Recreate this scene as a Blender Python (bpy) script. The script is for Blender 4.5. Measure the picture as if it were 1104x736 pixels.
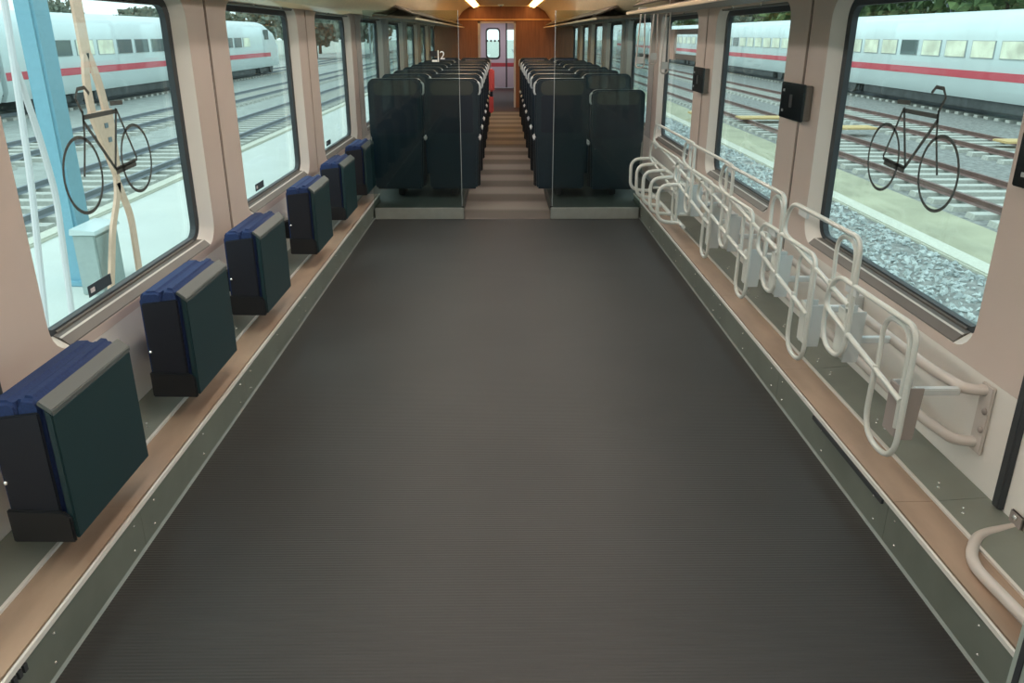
import bpy, bmesh, math, random
from mathutils import Vector, Matrix
random.seed(7)
for o in list(bpy.data.objects): bpy.data.objects.remove(o)
S = bpy.context.scene
COL = S.collection

# ------------------------------------------------------------------ camera
F_PX, VX, VY, CAM_H, CAM_X = 860.0, 541.5, 37.0, 1.43, -0.035
pitch = math.atan((368 - VY) / F_PX)
yaw = math.atan((552 - VX) * math.cos(pitch) / F_PX)
cd = bpy.data.cameras.new('camera'); cam = bpy.data.objects.new('camera', cd); COL.objects.link(cam)
cam.location = (CAM_X, 0, CAM_H)
cam.rotation_euler = (math.pi / 2 - pitch, 0, -yaw)
cd.sensor_width = 36; cd.sensor_fit = 'HORIZONTAL'; cd.lens = 36 * F_PX / 1104
cd.clip_start = 0.02; cd.clip_end = 600
S.camera = cam

# ------------------------------------------------------------------ sky
W = bpy.data.worlds.new('overcast_sky'); S.world = W; W.use_nodes = True
nt = W.node_tree; nt.nodes.clear()
wo = nt.nodes.new('ShaderNodeOutputWorld'); bg = nt.nodes.new('ShaderNodeBackground')
tc = nt.nodes.new('ShaderNodeTexCoord'); sx = nt.nodes.new('ShaderNodeSeparateXYZ')
cr = nt.nodes.new('ShaderNodeValToRGB')
cr.color_ramp.elements[0].position = 0.0; cr.color_ramp.elements[0].color = (0.86, 0.88, 0.92, 1)
cr.color_ramp.elements[1].position = 0.7; cr.color_ramp.elements[1].color = (0.80, 0.90, 1.0, 1)
nz = nt.nodes.new('ShaderNodeTexNoise'); nz.inputs['Scale'].default_value = 2.5; nz.inputs['Detail'].default_value = 4
mx = nt.nodes.new('ShaderNodeMixRGB'); mx.blend_type = 'MULTIPLY'; mx.inputs['Fac'].default_value = 0.15
nt.links.new(tc.outputs['Generated'], sx.inputs[0]); nt.links.new(sx.outputs['Z'], cr.inputs[0])
nt.links.new(tc.outputs['Generated'], nz.inputs['Vector'])
nt.links.new(cr.outputs[0], mx.inputs[1]); nt.links.new(nz.outputs[0], mx.inputs[2])
nt.links.new(mx.outputs[0], bg.inputs['Color']); bg.inputs['Strength'].default_value = 1.9
nt.links.new(bg.outputs[0], wo.inputs[0])
# hazy sun, very soft, high over the left side
sd = bpy.data.lights.new('sun', 'SUN'); sd.energy = 1.2; sd.angle = math.radians(30); sd.color = (1, 0.97, 0.92)
so = bpy.data.objects.new('sun', sd); COL.objects.link(so); so.rotation_euler = (math.radians(14), math.radians(-32), 0)
S.view_settings.view_transform = 'Standard'; S.view_settings.look = 'None'
S.view_settings.exposure = 0.0; S.view_settings.gamma = 1; S.view_settings.use_curve_mapping = False

# ------------------------------------------------------------------ materials
def mat(name, col, rough=0.6, metal=0.0, noise=0.0, nscale=20.0, bump=0.0, bscale=80.0, spec=0.5, emit=None, estr=0.0, stretch=None, col2=None):
    m = bpy.data.materials.new(name); m.use_nodes = True
    n = m.node_tree.nodes; l = m.node_tree.links; b = n['Principled BSDF']
    b.inputs['Base Color'].default_value = (*col, 1); b.inputs['Roughness'].default_value = rough
    b.inputs['Metallic'].default_value = metal; b.inputs['Specular IOR Level'].default_value = spec
    t = n.new('ShaderNodeTexCoord'); vec = t.outputs['Object']
    if stretch:
        mp = n.new('ShaderNodeMapping'); mp.inputs['Scale'].default_value = stretch
        l.new(vec, mp.inputs['Vector']); vec = mp.outputs[0]
    if noise or col2:
        x = n.new('ShaderNodeTexNoise'); x.inputs['Scale'].default_value = nscale; x.inputs['Detail'].default_value = 5
        l.new(vec, x.inputs['Vector'])
        r = n.new('ShaderNodeValToRGB'); r.color_ramp.elements[0].position = 0.32; r.color_ramp.elements[1].position = 0.68
        c2 = col2 if col2 else tuple(min(1, c * (1 + noise)) for c in col)
        c1 = col if col2 else tuple(c * (1 - noise) for c in col)
        r.color_ramp.elements[0].color = (*c1, 1); r.color_ramp.elements[1].color = (*c2, 1)
        l.new(x.outputs[0], r.inputs[0]); l.new(r.outputs[0], b.inputs['Base Color'])
    if bump:
        y = n.new('ShaderNodeTexNoise'); y.inputs['Scale'].default_value = bscale; y.inputs['Detail'].default_value = 3
        l.new(vec, y.inputs['Vector'])
        bp = n.new('ShaderNodeBump'); bp.inputs['Strength'].default_value = bump; bp.inputs['Distance'].default_value = 0.002
        l.new(y.outputs[0], bp.inputs['Height']); l.new(bp.outputs[0], b.inputs['Normal'])
    if emit:
        b.inputs['Emission Color'].default_value = (*emit, 1); b.inputs['Emission Strength'].default_value = estr
    return m
def glass(name, tint, gloss=0.06, rough=0.0):
    m = bpy.data.materials.new(name); m.use_nodes = True
    n = m.node_tree.nodes; l = m.node_tree.links; n.clear()
    o = n.new('ShaderNodeOutputMaterial'); tr = n.new('ShaderNodeBsdfTransparent'); tr.inputs[0].default_value = (*tint, 1)
    g = n.new('ShaderNodeBsdfGlossy'); g.inputs['Roughness'].default_value = rough; g.inputs[0].default_value = (1, 1, 1, 1)
    f = n.new('ShaderNodeFresnel'); f.inputs['IOR'].default_value = 1.45
    ge = n.new('ShaderNodeNewGeometry'); mr = n.new('ShaderNodeMapRange'); mr.inputs['To Min'].default_value = 1.45; mr.inputs['To Max'].default_value = 1 / 1.45
    l.new(ge.outputs['Backfacing'], mr.inputs['Value']); l.new(mr.outputs[0], f.inputs['IOR'])
    ml = n.new('ShaderNodeMath'); ml.operation = 'MULTIPLY'; ml.inputs[1].default_value = gloss
    x = n.new('ShaderNodeMixShader')
    l.new(f.outputs[0], ml.inputs[0]); l.new(ml.outputs[0], x.inputs[0]); l.new(tr.outputs[0], x.inputs[1]); l.new(g.outputs[0], x.inputs[2]); l.new(x.outputs[0], o.inputs[0])
    return m

M = dict(
 wall=mat('wall_laminate_warm_cast', (0.60, 0.50, 0.445), 0.45, noise=0.03, nscale=3, bump=0.05, bscale=300),  # pinker than the lower wall: warm reflected light put into the colour
 lower=mat('wall_laminate_light', (0.76, 0.73, 0.68), 0.45, noise=0.03, nscale=3),
 pillar=mat('saloon_pillar_grey', (0.52, 0.50, 0.47), 0.45),
 reveal=mat('window_reveal_plastic', (0.76, 0.73, 0.68), 0.4),
 sill=mat('sill_grey_brown', (0.125, 0.112, 0.10), 0.4, noise=0.06, nscale=8),
 silllip=mat('sill_lip', (0.62, 0.60, 0.56), 0.4),
 rubber=mat('rubber_dark', (0.035, 0.04, 0.045), 0.55),
 seam=mat('seam_rubber_brown', (0.022, 0.012, 0.011), 0.6),
 blind=mat('blind_housing_grey', (0.16, 0.16, 0.15), 0.5),
 cream=mat('cream_panel', (0.74, 0.58, 0.36), 0.55, noise=0.10, nscale=60, stretch=(1, 1, .15), bump=0.1),
 valance=mat('valance_peach', (0.95, 0.66, 0.34), 0.3, noise=0.03, nscale=5),
 racklip=mat('rack_lip_light', (0.85, 0.66, 0.45), 0.35),
 rackshelf=mat('rack_shelf', (0.14, 0.10, 0.07), 0.5),
 ceil=mat('ceiling_warm', (0.78, 0.45, 0.18), 0.5),
 wood=mat('bulkhead_brown', (0.21, 0.078, 0.033), 0.45, noise=0.15, nscale=6, stretch=(6, 6, .5)),
 greyframe=mat('door_frame_grey', (0.45, 0.42, 0.42), 0.4),
 doorleaf=mat('door_leaf_lavender', (0.52, 0.50, 0.58), 0.4),
 redband=mat('door_red_band', (0.45, 0.08, 0.10), 0.4),
 kick=mat('kick_metal_green_grey', (0.185, 0.205, 0.175), 0.42, metal=0.25, noise=0.12, nscale=5, bump=0.05),
 strip=mat('inner_strip_grey_green', (0.24, 0.26, 0.225), 0.38, metal=0.3, noise=0.08, nscale=5),
 alu=mat('aluminium_edge', (0.72, 0.70, 0.66), 0.3, metal=0.15),
 alu2=mat('floor_edge_alu', (0.25, 0.27, 0.25), 0.4, metal=0.4),
 ledge=mat('ledge_tan_lino', (0.33, 0.235, 0.17), 0.42, noise=0.18, nscale=4, stretch=(2, .6, 2)),
 steel=mat('screw_steel', (0.75, 0.75, 0.73), 0.25, metal=0.9),
 plinth=mat('plinth_grey', (0.24, 0.255, 0.235), 0.45, noise=0.05),
 plinthtop=mat('plinth_top', (0.04, 0.05, 0.045), 0.4),
 shell=mat('fold_seat_teal_shell', (0.010, 0.034, 0.040), 0.42, bump=0.08, bscale=400),
 shelltop=mat('fold_seat_grey_bevel', (0.085, 0.10, 0.098), 0.45),
 navy=mat('navy_fabric', (0.014, 0.035, 0.12), 0.85, noise=0.15, nscale=150, bump=0.2, bscale=500),
 navyd=mat('navy_dark_side', (0.004, 0.006, 0.014), 0.6),
 black=mat('black_plastic', (0.008, 0.009, 0.012), 0.45),
 seatback=mat('train_seat_shell', (0.007, 0.019, 0.030), 0.36, noise=0.08),
 seatpanel=mat('train_seat_back_panel', (0.004, 0.009, 0.021), 0.5),
 seatblue=mat('train_seat_blue_fabric', (0.03, 0.05, 0.13), 0.8, noise=0.2, nscale=150),
 headgrey=mat('headrest_dark_grey', (0.045, 0.048, 0.045), 0.6),
 lightgrey=mat('light_grey_plastic', (0.50, 0.53, 0.55), 0.35),
 tube=mat('rack_white_enamel', (0.60, 0.62, 0.58), 0.28),
 tubeb=mat('rack_bracket_grey', (0.58, 0.62, 0.62), 0.35),
 tubep=mat('rail_beige_grey', (0.55, 0.50, 0.46), 0.3),
 bracket=mat('bracket_taupe', (0.30, 0.26, 0.24), 0.4),
 post=mat('post_pale_green', (0.36, 0.42, 0.38), 0.4),
 panelblk=mat('button_panel_black', (0.006, 0.008, 0.009), 0.2),
 panelside=mat('panel_side_grey', (0.22, 0.20, 0.18), 0.4, metal=0.3),
 decal=mat('decal_dark_grey', (0.075, 0.085, 0.08), 0.6),
 labelm=mat('label_dark', (0.05, 0.07, 0.08), 0.5),
 white=mat('white_lettering', (0.85, 0.85, 0.82), 0.5),
 floord=mat('vestibule_floor_maroon', (0.035, 0.014, 0.012), 0.7),
 coral=mat('coral_fabric', (0.62, 0.085, 0.08), 0.7, emit=None),
 lampw=mat('lamp_diffuser_warm', (0.9, 0.7, 0.4), 0.4, emit=(1.0, 0.54, 0.18), estr=11.0),
 lampn=mat('lamp_diffuser_front', (0.9, 0.85, 0.75), 0.4, emit=(1.0, 0.91, 0.82), estr=13.5),
 # outside
 trainw=mat('train_white', (0.66, 0.74, 0.73), 0.35, noise=0.03, nscale=.6),
 trainroof=mat('train_roof_pale', (0.52, 0.64, 0.66), 0.4),
 trainred=mat('train_red_stripe', (0.62, 0.06, 0.09), 0.4),
 trainwin=mat('train_window_dark', (0.10, 0.13, 0.13), 0.15),
 trainwinl=mat('train_window_lit', (0.64, 0.66, 0.52), 0.3, emit=(1.0, 0.92, 0.70), estr=0.22, noise=0.3, nscale=1.5),
 under=mat('train_underframe', (0.07, 0.075, 0.075), 0.7, noise=0.3, nscale=3),
 rust=mat('rail_rust', (0.17, 0.09, 0.075), 0.5, noise=0.2, nscale=4),
 railg=mat('rail_grey', (0.19, 0.21, 0.23), 0.45),
 sleeper=mat('sleeper_concrete', (0.50, 0.49, 0.44), 0.85, noise=0.1),
 ballast=mat('ballast_ground', (0.25, 0.245, 0.23), 0.95, noise=0.35, nscale=9, bump=1.0, bscale=30),
 ground=mat('pale_ground', (0.42, 0.44, 0.38), 0.95, noise=0.07, nscale=1.2, bump=0.3),
 paveL=mat('pale_concrete_walk', (0.62, 0.63, 0.58), 0.9, noise=0.03, nscale=1.0),
 bedL=mat('trackbed_grey', (0.36, 0.37, 0.34), 0.95, noise=0.12, nscale=3, bump=0.6),
 sand=mat('sandy_ground', (0.42, 0.40, 0.28), 0.95, noise=0.15, nscale=.9, bump=0.4),
 kerb=mat('kerb_pale', (0.62, 0.60, 0.50), 0.85, noise=0.08),
 stone=mat('gravel_stone', (0.34, 0.37, 0.37), 0.9, col2=(0.62, 0.65, 0.63), nscale=7),
 yellow=mat('yellow_board', (0.68, 0.48, 0.22), 0.7, noise=0.1),
 bluecol=mat('blue_column_paint', (0.24, 0.46, 0.56), 0.5, noise=0.04),
 cabinet=mat('cabinet_grey', (0.40, 0.46, 0.44), 0.6, noise=0.05),
 polew=mat('pole_white_pink', (0.74, 0.68, 0.68), 0.5),
 peach=mat('peach_band', (0.80, 0.50, 0.36), 0.6, noise=0.06),
 leaf=mat('foliage_green', (0.05, 0.09, 0.035), 0.9, col2=(0.15, 0.22, 0.08), nscale=2.0),
 leafd=mat('foliage_dark', (0.12, 0.14, 0.11), 0.95, col2=(0.22, 0.25, 0.19), nscale=1.2),
 bark=mat('bark_brown', (0.10, 0.075, 0.055), 0.9),
 mast=mat('mast_grey', (0.34, 0.37, 0.38), 0.6),
)
# window glass: green-tinted solar glazing
M['glass'] = glass('window_glass', (0.845, 0.962, 0.94), 0.5)
M['screen'] = glass('screen_glass', (0.80, 0.86, 0.85), 0.45)
# front floor: dark ribbed rubber; aisle carpet with window light painted on as cross bands
def floor_mat(name, c1, c2, freq, amount_bump, rough, band=False):
    m = bpy.data.materials.new(name); m.use_nodes = True; n = m.node_tree.nodes; l = m.node_tree.links; b = n['Principled BSDF']
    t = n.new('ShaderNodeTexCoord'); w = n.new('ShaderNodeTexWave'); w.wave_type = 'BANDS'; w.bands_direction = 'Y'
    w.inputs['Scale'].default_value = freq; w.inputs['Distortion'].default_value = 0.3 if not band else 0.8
    l.new(t.outputs['Object'], w.inputs['Vector'])
    z = n.new('ShaderNodeTexNoise'); z.inputs['Scale'].default_value = 2.2; z.inputs['Detail'].default_value = 6; l.new(t.outputs['Object'], z.inputs['Vector'])
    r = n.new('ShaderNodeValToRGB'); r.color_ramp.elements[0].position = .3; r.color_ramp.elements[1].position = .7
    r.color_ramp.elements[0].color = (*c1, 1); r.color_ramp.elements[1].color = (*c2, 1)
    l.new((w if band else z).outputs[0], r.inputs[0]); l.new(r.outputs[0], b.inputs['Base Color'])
    b.inputs['Roughness'].default_value = rough
    bp = n.new('ShaderNodeBump'); bp.inputs['Strength'].default_value = amount_bump; bp.inputs['Distance'].default_value = 0.002
    if band:
        w2 = n.new('ShaderNodeTexNoise'); w2.inputs['Scale'].default_value = 120; l.new(t.outputs['Object'], w2.inputs['Vector']); l.new(w2.outputs[0], bp.inputs['Height'])
    else: l.new(w.outputs[0], bp.inputs['Height'])
    l.new(bp.outputs[0], b.inputs['Normal']); return m
M['floor'] = floor_mat('floor_dark_rubber', (0.024, 0.0245, 0.0245), (0.031, 0.0315, 0.0315), 28, 0.35, 0.5)
M['aisle'] = floor_mat('aisle_carpet_light_bands', (0.105, 0.088, 0.076), (0.20, 0.175, 0.155), 0.42, 0.3, 0.9, True)

# ------------------------------------------------------------------ mesh helpers
class MB:
    def __init__(s): s.v = []; s.f = []
    def add(s, vs, fs):
        b = len(s.v); s.v += [tuple(v) for v in vs]; s.f += [tuple(b + i for i in f) for f in fs]; return s
    def box(s, x0, x1, y0, y1, z0, z1):
        vs = [(x, y, z) for z in (z0, z1) for y in (y0, y1) for x in (x0, x1)]
        return s.add(vs, [(0, 2, 3, 1), (4, 5, 7, 6), (0, 1, 5, 4), (2, 6, 7, 3), (0, 4, 6, 2), (1, 3, 7, 5)])
    def extr(s, pts, axis, a, b):
        # pts 2D polygon; axis 'x','y','z' extrusion
        def P(p, t):
            return {'x': (t, p[0], p[1]), 'y': (p[0], t, p[1]), 'z': (p[0], p[1], t)}[axis]
        n = len(pts); vs = [P(p, a) for p in pts] + [P(p, b) for p in pts]
        fs = [tuple(range(n)), tuple(range(2 * n - 1, n - 1, -1))] + [(i, n + i, n + (i + 1) % n, (i + 1) % n) for i in range(n)]
        return s.add(vs, fs)
    def tube(s, path, r, seg=8, closed=False, caps=True):
        path = [Vector(p) for p in path]; n = len(path); rings = []; up = None
        for i, p in enumerate(path):
            if closed: d = (path[(i + 1) % n] - path[i - 1])
            else: d = path[min(i + 1, n - 1)] - path[max(i - 1, 0)]
            d.normalize()
            if up is None:
                up = Vector((0, 0, 1)) if abs(d.z) < .9 else Vector((1, 0, 0))
            a = up - d * up.dot(d)
            if a.length < 1e-4: a = d.orthogonal()
            a.normalize(); up = a; b = d.cross(a)
            rr = r[i] if isinstance(r, (list, tuple)) else r
            rings.append([p + (a * math.cos(2 * math.pi * k / seg) + b * math.sin(2 * math.pi * k / seg)) * rr for k in range(seg)])
        vs = [v for rg in rings for v in rg]; fs = []
        for i in range(n if closed else n - 1):
            j = (i + 1) % n
            for k in range(seg):
                fs.append((i * seg + k, i * seg + (k + 1) % seg, j * seg + (k + 1) % seg, j * seg + k))
        if caps and not closed: fs += [tuple(range(seg - 1, -1, -1)), tuple((n - 1) * seg + k for k in range(seg))]
        return s.add(vs, fs)
    def bridge(s, r1, r2):
        n = len(r1); return s.add(list(r1) + list(r2), [(i, (i + 1) % n, n + (i + 1) % n, n + i) for i in range(n)])
    def ball(s, c, rx, ry=None, rz=None, u=10, v=6):
        ry = ry or rx; rz = rz or rx; vs = [(c[0], c[1], c[2] + rz)]; fs = []
        for j in range(1, v):
            t = math.pi * j / v
            for i in range(u):
                p = 2 * math.pi * i / u; vs.append((c[0] + rx * math.sin(t) * math.cos(p), c[1] + ry * math.sin(t) * math.sin(p), c[2] + rz * math.cos(t)))
        vs.append((c[0], c[1], c[2] - rz)); L = len(vs) - 1
        for i in range(u):
            fs.append((0, 1 + i, 1 + (i + 1) % u)); fs.append((L, L - u + (i + 1) % u, L - u + i))
            for j in range(v - 2): a = 1 + j * u; fs.append((a + i, a + u + i, a + u + (i + 1) % u, a + (i + 1) % u))
        return s.add(vs, fs)
    def mesh(s, name, m, bevel=0, smooth=False, bseg=2):
        me = bpy.data.meshes.new(name); me.from_pydata(s.v, [], s.f)
        bm = bmesh.new(); bm.from_mesh(me)
        if bevel:
            bmesh.ops.remove_doubles(bm, verts=bm.verts, dist=1e-6)
            es = [e for e in bm.edges if len(e.link_faces) == 2 and e.calc_face_angle(0) > 0.5]
            bmesh.ops.bevel(bm, geom=es, offset=bevel, segments=bseg, affect='EDGES', clamp_overlap=True)
        bmesh.ops.recalc_face_normals(bm, faces=bm.faces)
        bm.to_mesh(me); bm.free()
        if smooth:
            for p in me.polygons: p.use_smooth = True
            me.set_sharp_from_angle(angle=math.radians(40))
        me.materials.append(m); return me
    def build(s, name, m, parent=None, bevel=0, smooth=False, bseg=2):
        return link(name, s.mesh(name, m, bevel, smooth, bseg), parent)
def link(name, me, parent=None, loc=None):
    o = bpy.data.objects.new(name, me); COL.objects.link(o)
    if parent: o.parent = parent
    if loc: o.location = loc
    return o
def shift(mb, t): mb.v = [(a + t[0], b + t[1], c + t[2]) for a, b, c in mb.v]; return mb
def tag(o, label=None, cat=None, group=None, kind=None):
    if label: o['label'] = label
    if cat: o['category'] = cat
    if group: o['group'] = group
    if kind: o['kind'] = kind
    return o
def empty(name, loc=(0, 0, 0), label=None, cat=None, group=None, kind=None):
    o = bpy.data.objects.new(name, None); COL.objects.link(o); o.location = loc; o.empty_display_size = .1
    return tag(o, label, cat, group, kind)
def copy_tree(o, parent=None):
    c = o.copy(); COL.objects.link(c)
    if parent: c.parent = parent
    for ch in list(o.children): copy_tree(ch, c)
    return c
def fillet(pts, r, n=5, closed=False):
    pts = [Vector(p) for p in pts]; out = []; N = len(pts)
    for i, p in enumerate(pts):
        if not closed and i in (0, N - 1): out.append(p); continue
        a = pts[i - 1] - p; b = pts[(i + 1) % N] - p
        rr = r[i] if isinstance(r, (list, tuple)) else r
        d = min(rr, a.length * .48, b.length * .48); a.normalize(); b.normalize()
        p0 = p + a * d; p1 = p + b * d
        for k in range(n + 1):
            t = k / n; out.append((1 - t) ** 2 * p0 + 2 * t * (1 - t) * p + t * t * p1)
    return out
def rrect(y0, y1, z0, z1, r, n=6):
    out = []
    for (cy, cz, a0) in ((y1 - r, z1 - r, 0), (y0 + r, z1 - r, 90), (y0 + r, z0 + r, 180), (y1 - r, z0 + r, 270)):
        for k in range(n + 1):
            a = math.radians(a0 + 90 * k / n); out.append((cy + r * math.cos(a), cz + r * math.sin(a)))
    return out
ORD = ['first', 'second', 'third', 'fourth', 'fifth', 'sixth', 'seventh', 'eighth', 'ninth', 'tenth', 'eleventh', 'twelfth', 'thirteenth', 'fourteenth', 'fifteenth', 'sixteenth', 'seventeenth', 'eighteenth', 'nineteenth', 'twentieth', 'last']

# ------------------------------------------------------------------ floor
Y0, Y1, YP, YE = -2.1, 17.4, 6.55, 6.93           # car back, far bulkhead, glass screens
tag(MB().box(-1.4, 1.4, Y0, YP, -0.06, 0.0).build('floor', M['floor']), kind='structure')
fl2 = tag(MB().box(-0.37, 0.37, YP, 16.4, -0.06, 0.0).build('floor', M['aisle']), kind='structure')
tag(MB().box(-1.4, 1.4, 16.4, 24.6, -0.06, 0.0).build('floor', M['floord']), kind='structure')
tn = 1
for s, side in ((-1, 'left'), (1, 'right')):
    # raised seat podium beside the aisle with a bright front edge
    r = empty('trim_%d' % tn, kind='structure'); tn += 1
    MB().box(*sorted((s * .375, s * 1.096)), YP + .02, YE, -0.05, .085).build('podium', M['plinthtop'], r)
    MB().box(*sorted((s * .375, s * 1.4)), YE, 16.4, -0.05, .085).build('podium', M['plinthtop'], r)
    MB().box(*sorted((s * .358, s * 1.09)), YP - .012, YP + .02, 0.0, .092).build('edge_strip', M['plinth'], r, bevel=.004)
    # heater duct along the wall: kick plates, tan top, inner strip
    r = empty('trim_%d' % tn, kind='structure'); tn += 1
    ys = [Y0 + .02, -1.0, 0.0, 1.0, 2.02, 3.02, 4.02, 5.02, 6.02, YE]
    for a, b in zip(ys[:-1], ys[1:]):
        MB().box(*sorted((s * 1.105, s * 1.118)), a + .001, b - .001, .006, .134).build('kick_plate', M['kick'], r)
        MB().box(*sorted((s * 1.118, s * 1.236)), a + .0008, b - .0008, .09, .1395).build('ledge_board', M['ledge'], r)
        MB().extr([(s * 1.246, .132), (s * 1.397, .132), (s * 1.397, .152), (s * 1.246, .142)], 'y', a + .0012, b - .0012).build('inner_strip', M['strip'], r)
        sc = MB()
        for yy in (a + .07, (a + b) / 2, b - .07):
            sc.ball((s * 1.1045, yy, .035), .004, .004, .004, 8, 4); sc.ball((s * 1.1045, yy + .02, .105), .004, .004, .004, 8, 4)
            sc.ball((s * 1.285, yy, .1455), .005, .005, .003, 8, 4); sc.ball((s * 1.30, yy + .025, .1465), .004, .004, .003, 8, 4)
        sc.build('screw', M['steel'], r)['kind'] = 'stuff'
    MB().extr([(s * 1.1005, .131), (s * 1.109, .131), (s * 1.109, .1425), (s * 1.102, .1425)], 'y', Y0 + .02, YE).build('edge_trim', M['alu'], r)
    MB().box(*sorted((s * 1.236, s * 1.246)), Y0 + .02, YP - .014, .12, .1475).build('inner_trim', M['alu'], r)
    MB().extr([(s * 1.0985, 0), (s * 1.1045, 0), (s * 1.1045, .008)], 'y', Y0 + .02, YE).build('floor_trim', M['alu2'], r)
MB().box(1.097, 1.1045, 2.05, 2.62, .113, .127).build('grip_plate', M['rubber'], r)
for k in range(8): MB().box(-1.1045, -1.098, 1.26 + k * .02, 1.272 + k * .02, .108, .127).build('grip_tooth', M['rubber'], r)

# ------------------------------------------------------------------ walls and windows
WZ0, WZ1 = 0.13, 1.62
def ring3(x, pts): return [(x, p[0], p[1]) for p in pts]
walls = {}
wn = 1
mid = [-1.02 + 2.0 * k for k in range(10)]
for s, side in ((-1, 'left'), (1, 'right')):
    w = empty('wall_%s' % side, kind='structure'); walls[side] = w
    for c in mid:
        a, b = c - .985, c + .985
        far = c > 7.5
        op0, op1 = c - .72, c + .75         # opening in the lining
        g0, g1 = c - .66, c + .66           # glass
        o = rrect(op0, op1, .512, 1.585, .10, 6); e = rrect(a, b, .478, WZ1, .004, 6); e_ = [(a, WZ0), (b, WZ0), (b, .4775), (a, .4775)]
        MB().extr([(s * 1.40, WZ0), (s * 1.425, WZ0), (s * 1.425, .4775), (s * 1.40, .4775)], 'y', a, b).build('lower_panel', M['lower'], w)
        m = MB(); m.bridge(ring3(s * 1.40, e), ring3(s * 1.40, o)); m.bridge(ring3(s * 1.40, e), ring3(s * 1.425, e)); m.bridge(ring3(s * 1.40, o), ring3(s * 1.412, o))
        m.build('wall_panel', M['wall'] if not far else M['pillar'], w)
        # seam strip between the panels
        MB().box(*sorted((s * 1.408, s * 1.43)), b, b + .03, WZ0, WZ1).build('seam_strip', M['seam'], w)
        wd = empty('window_%d' % wn, kind='structure'); wn += 1
        i = rrect(g0 - .035, g1 + .035, .545, 1.575, .085, 6); g = rrect(g0, g1, .562, 1.542, .06, 6)
        MB().bridge(ring3(s * 1.4005, o), ring3(s * 1.452, i)).build('reveal', M['reveal'], wd, smooth=True)
        m = MB(); m.bridge(ring3(s * 1.448, i), ring3(s * 1.452, g)); m.bridge(ring3(s * 1.452, g), ring3(s * 1.478, g)); m.build('gasket', M['rubber'], wd)
        if -.5 < c: # sill in two grey-brown steps with a pale lip
            MB().extr([(s * 1.401, .517), (s * 1.424, .538), (s * 1.452, .549), (s * 1.452, .53), (s * 1.401, .505)], 'y', op0 + .10, op1 - .08).build('sill', M['sill'], wd)
            MB().extr([(s * 1.424, .5385), (s * 1.430, .5425), (s * 1.430, .53)], 'y', op0 + .10, op1 - .08).build('sill_groove', M['silllip'], wd)
            MB().extr([(s * 1.445, .552), (s * 1.462, .563), (s * 1.462, .54), (s * 1.445, .54)], 'y', g0 + .06, g1 - .06).build('lower_gasket', M['sill'], wd)
            MB().box(*sorted((s * 1.405, s * 1.45)), op0 + .08, op1 - .08, 1.572, 1.6).build('blind_housing', M['blind'], wd, bevel=.004)
            for yy in (c - .2, c + .38): MB().ball((s * 1.402, yy, 1.588), .01, .01, .01, 10, 6).build('knob', M['steel'], wd, smooth=True)
        MB().box(*sorted((s * 1.470, s * 1.476)), g0 - .02, g1 + .02, .54, 1.56).build('pane', M['glass'], wd)
        if s < 0 and 2 < c < 8:
            MB().box(-1.4695, -1.468, c - .33, c - .16, .578, .618).build('window_notice', M['labelm'], wd)
            MB().box(-1.4678, -1.4673, c - .315, c - .285, .59, .606).build('notice_mark', M['polew'], wd)
        # outer skin of the car around the window
        eo = rrect(c - 1.0, c + 1.0, -.35, 2.1, .004, 6)
        MB().bridge(ring3(s * 1.478, g), ring3(s * 1.50, eo)).build('outer_skin', M['trainw'], w)
# rear wall behind the camera and outer roof
tag(MB().box(-1.5, 1.5, Y0 - .05, Y0, -.3, 2.2).build('wall_back', M['wall']), kind='structure')

# ------------------------------------------------------------------ ceiling
prof = [(1.43, 1.605), (1.25, 1.60), (1.08, 1.615), (0.97, 1.67), (0.90, 1.77), (0.83, 1.86), (0.72, 1.93), (0.60, 1.965), (0.0, 1.98)]
full = prof + [(-x, z) for x, z in reversed(prof[:-1])]
m = MB()
m.add([(x, y, z) for y in (Y0, Y1) for x, z in full], [(i, i + 1, len(full) + i + 1, len(full) + i) for i in range(len(full) - 1)])
c_ = m.build('ceiling', M['cream'], smooth=True); tag(c_, kind='structure')
MB().box(-.48, .48, Y0, Y1, 1.955, 1.972).build('centre_panel', M['ceil'], c_)
MB().box(-1.5, 1.5, Y0 - .05, 24.7, 2.2, 2.25).build('roof_skin', M['trainw'], c_)
for y in (7.62, 12.0, 16.8):
    MB().box(-.6, .6, y, y + .02, 1.94, 1.97).build('cross_rib', M['cream'], c_)
MB().box(-1.41, 1.41, 18.6, 18.63, 1.60, 1.97).build('cross_rib', M['ceil'], c_) if False else None
# pale valance band low on the left, in front of the screens
v = tag(MB().extr([(-1.405, 1.588), (-1.36, 1.585), (-1.23, 1.605), (-1.19, 1.63), (-1.10, 1.66), (-1.405, 1.70)], 'y', Y0 + .02, 7.2).build('trim_%d' % tn, M['valance'], smooth=True), kind='structure'); tn += 1

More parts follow.
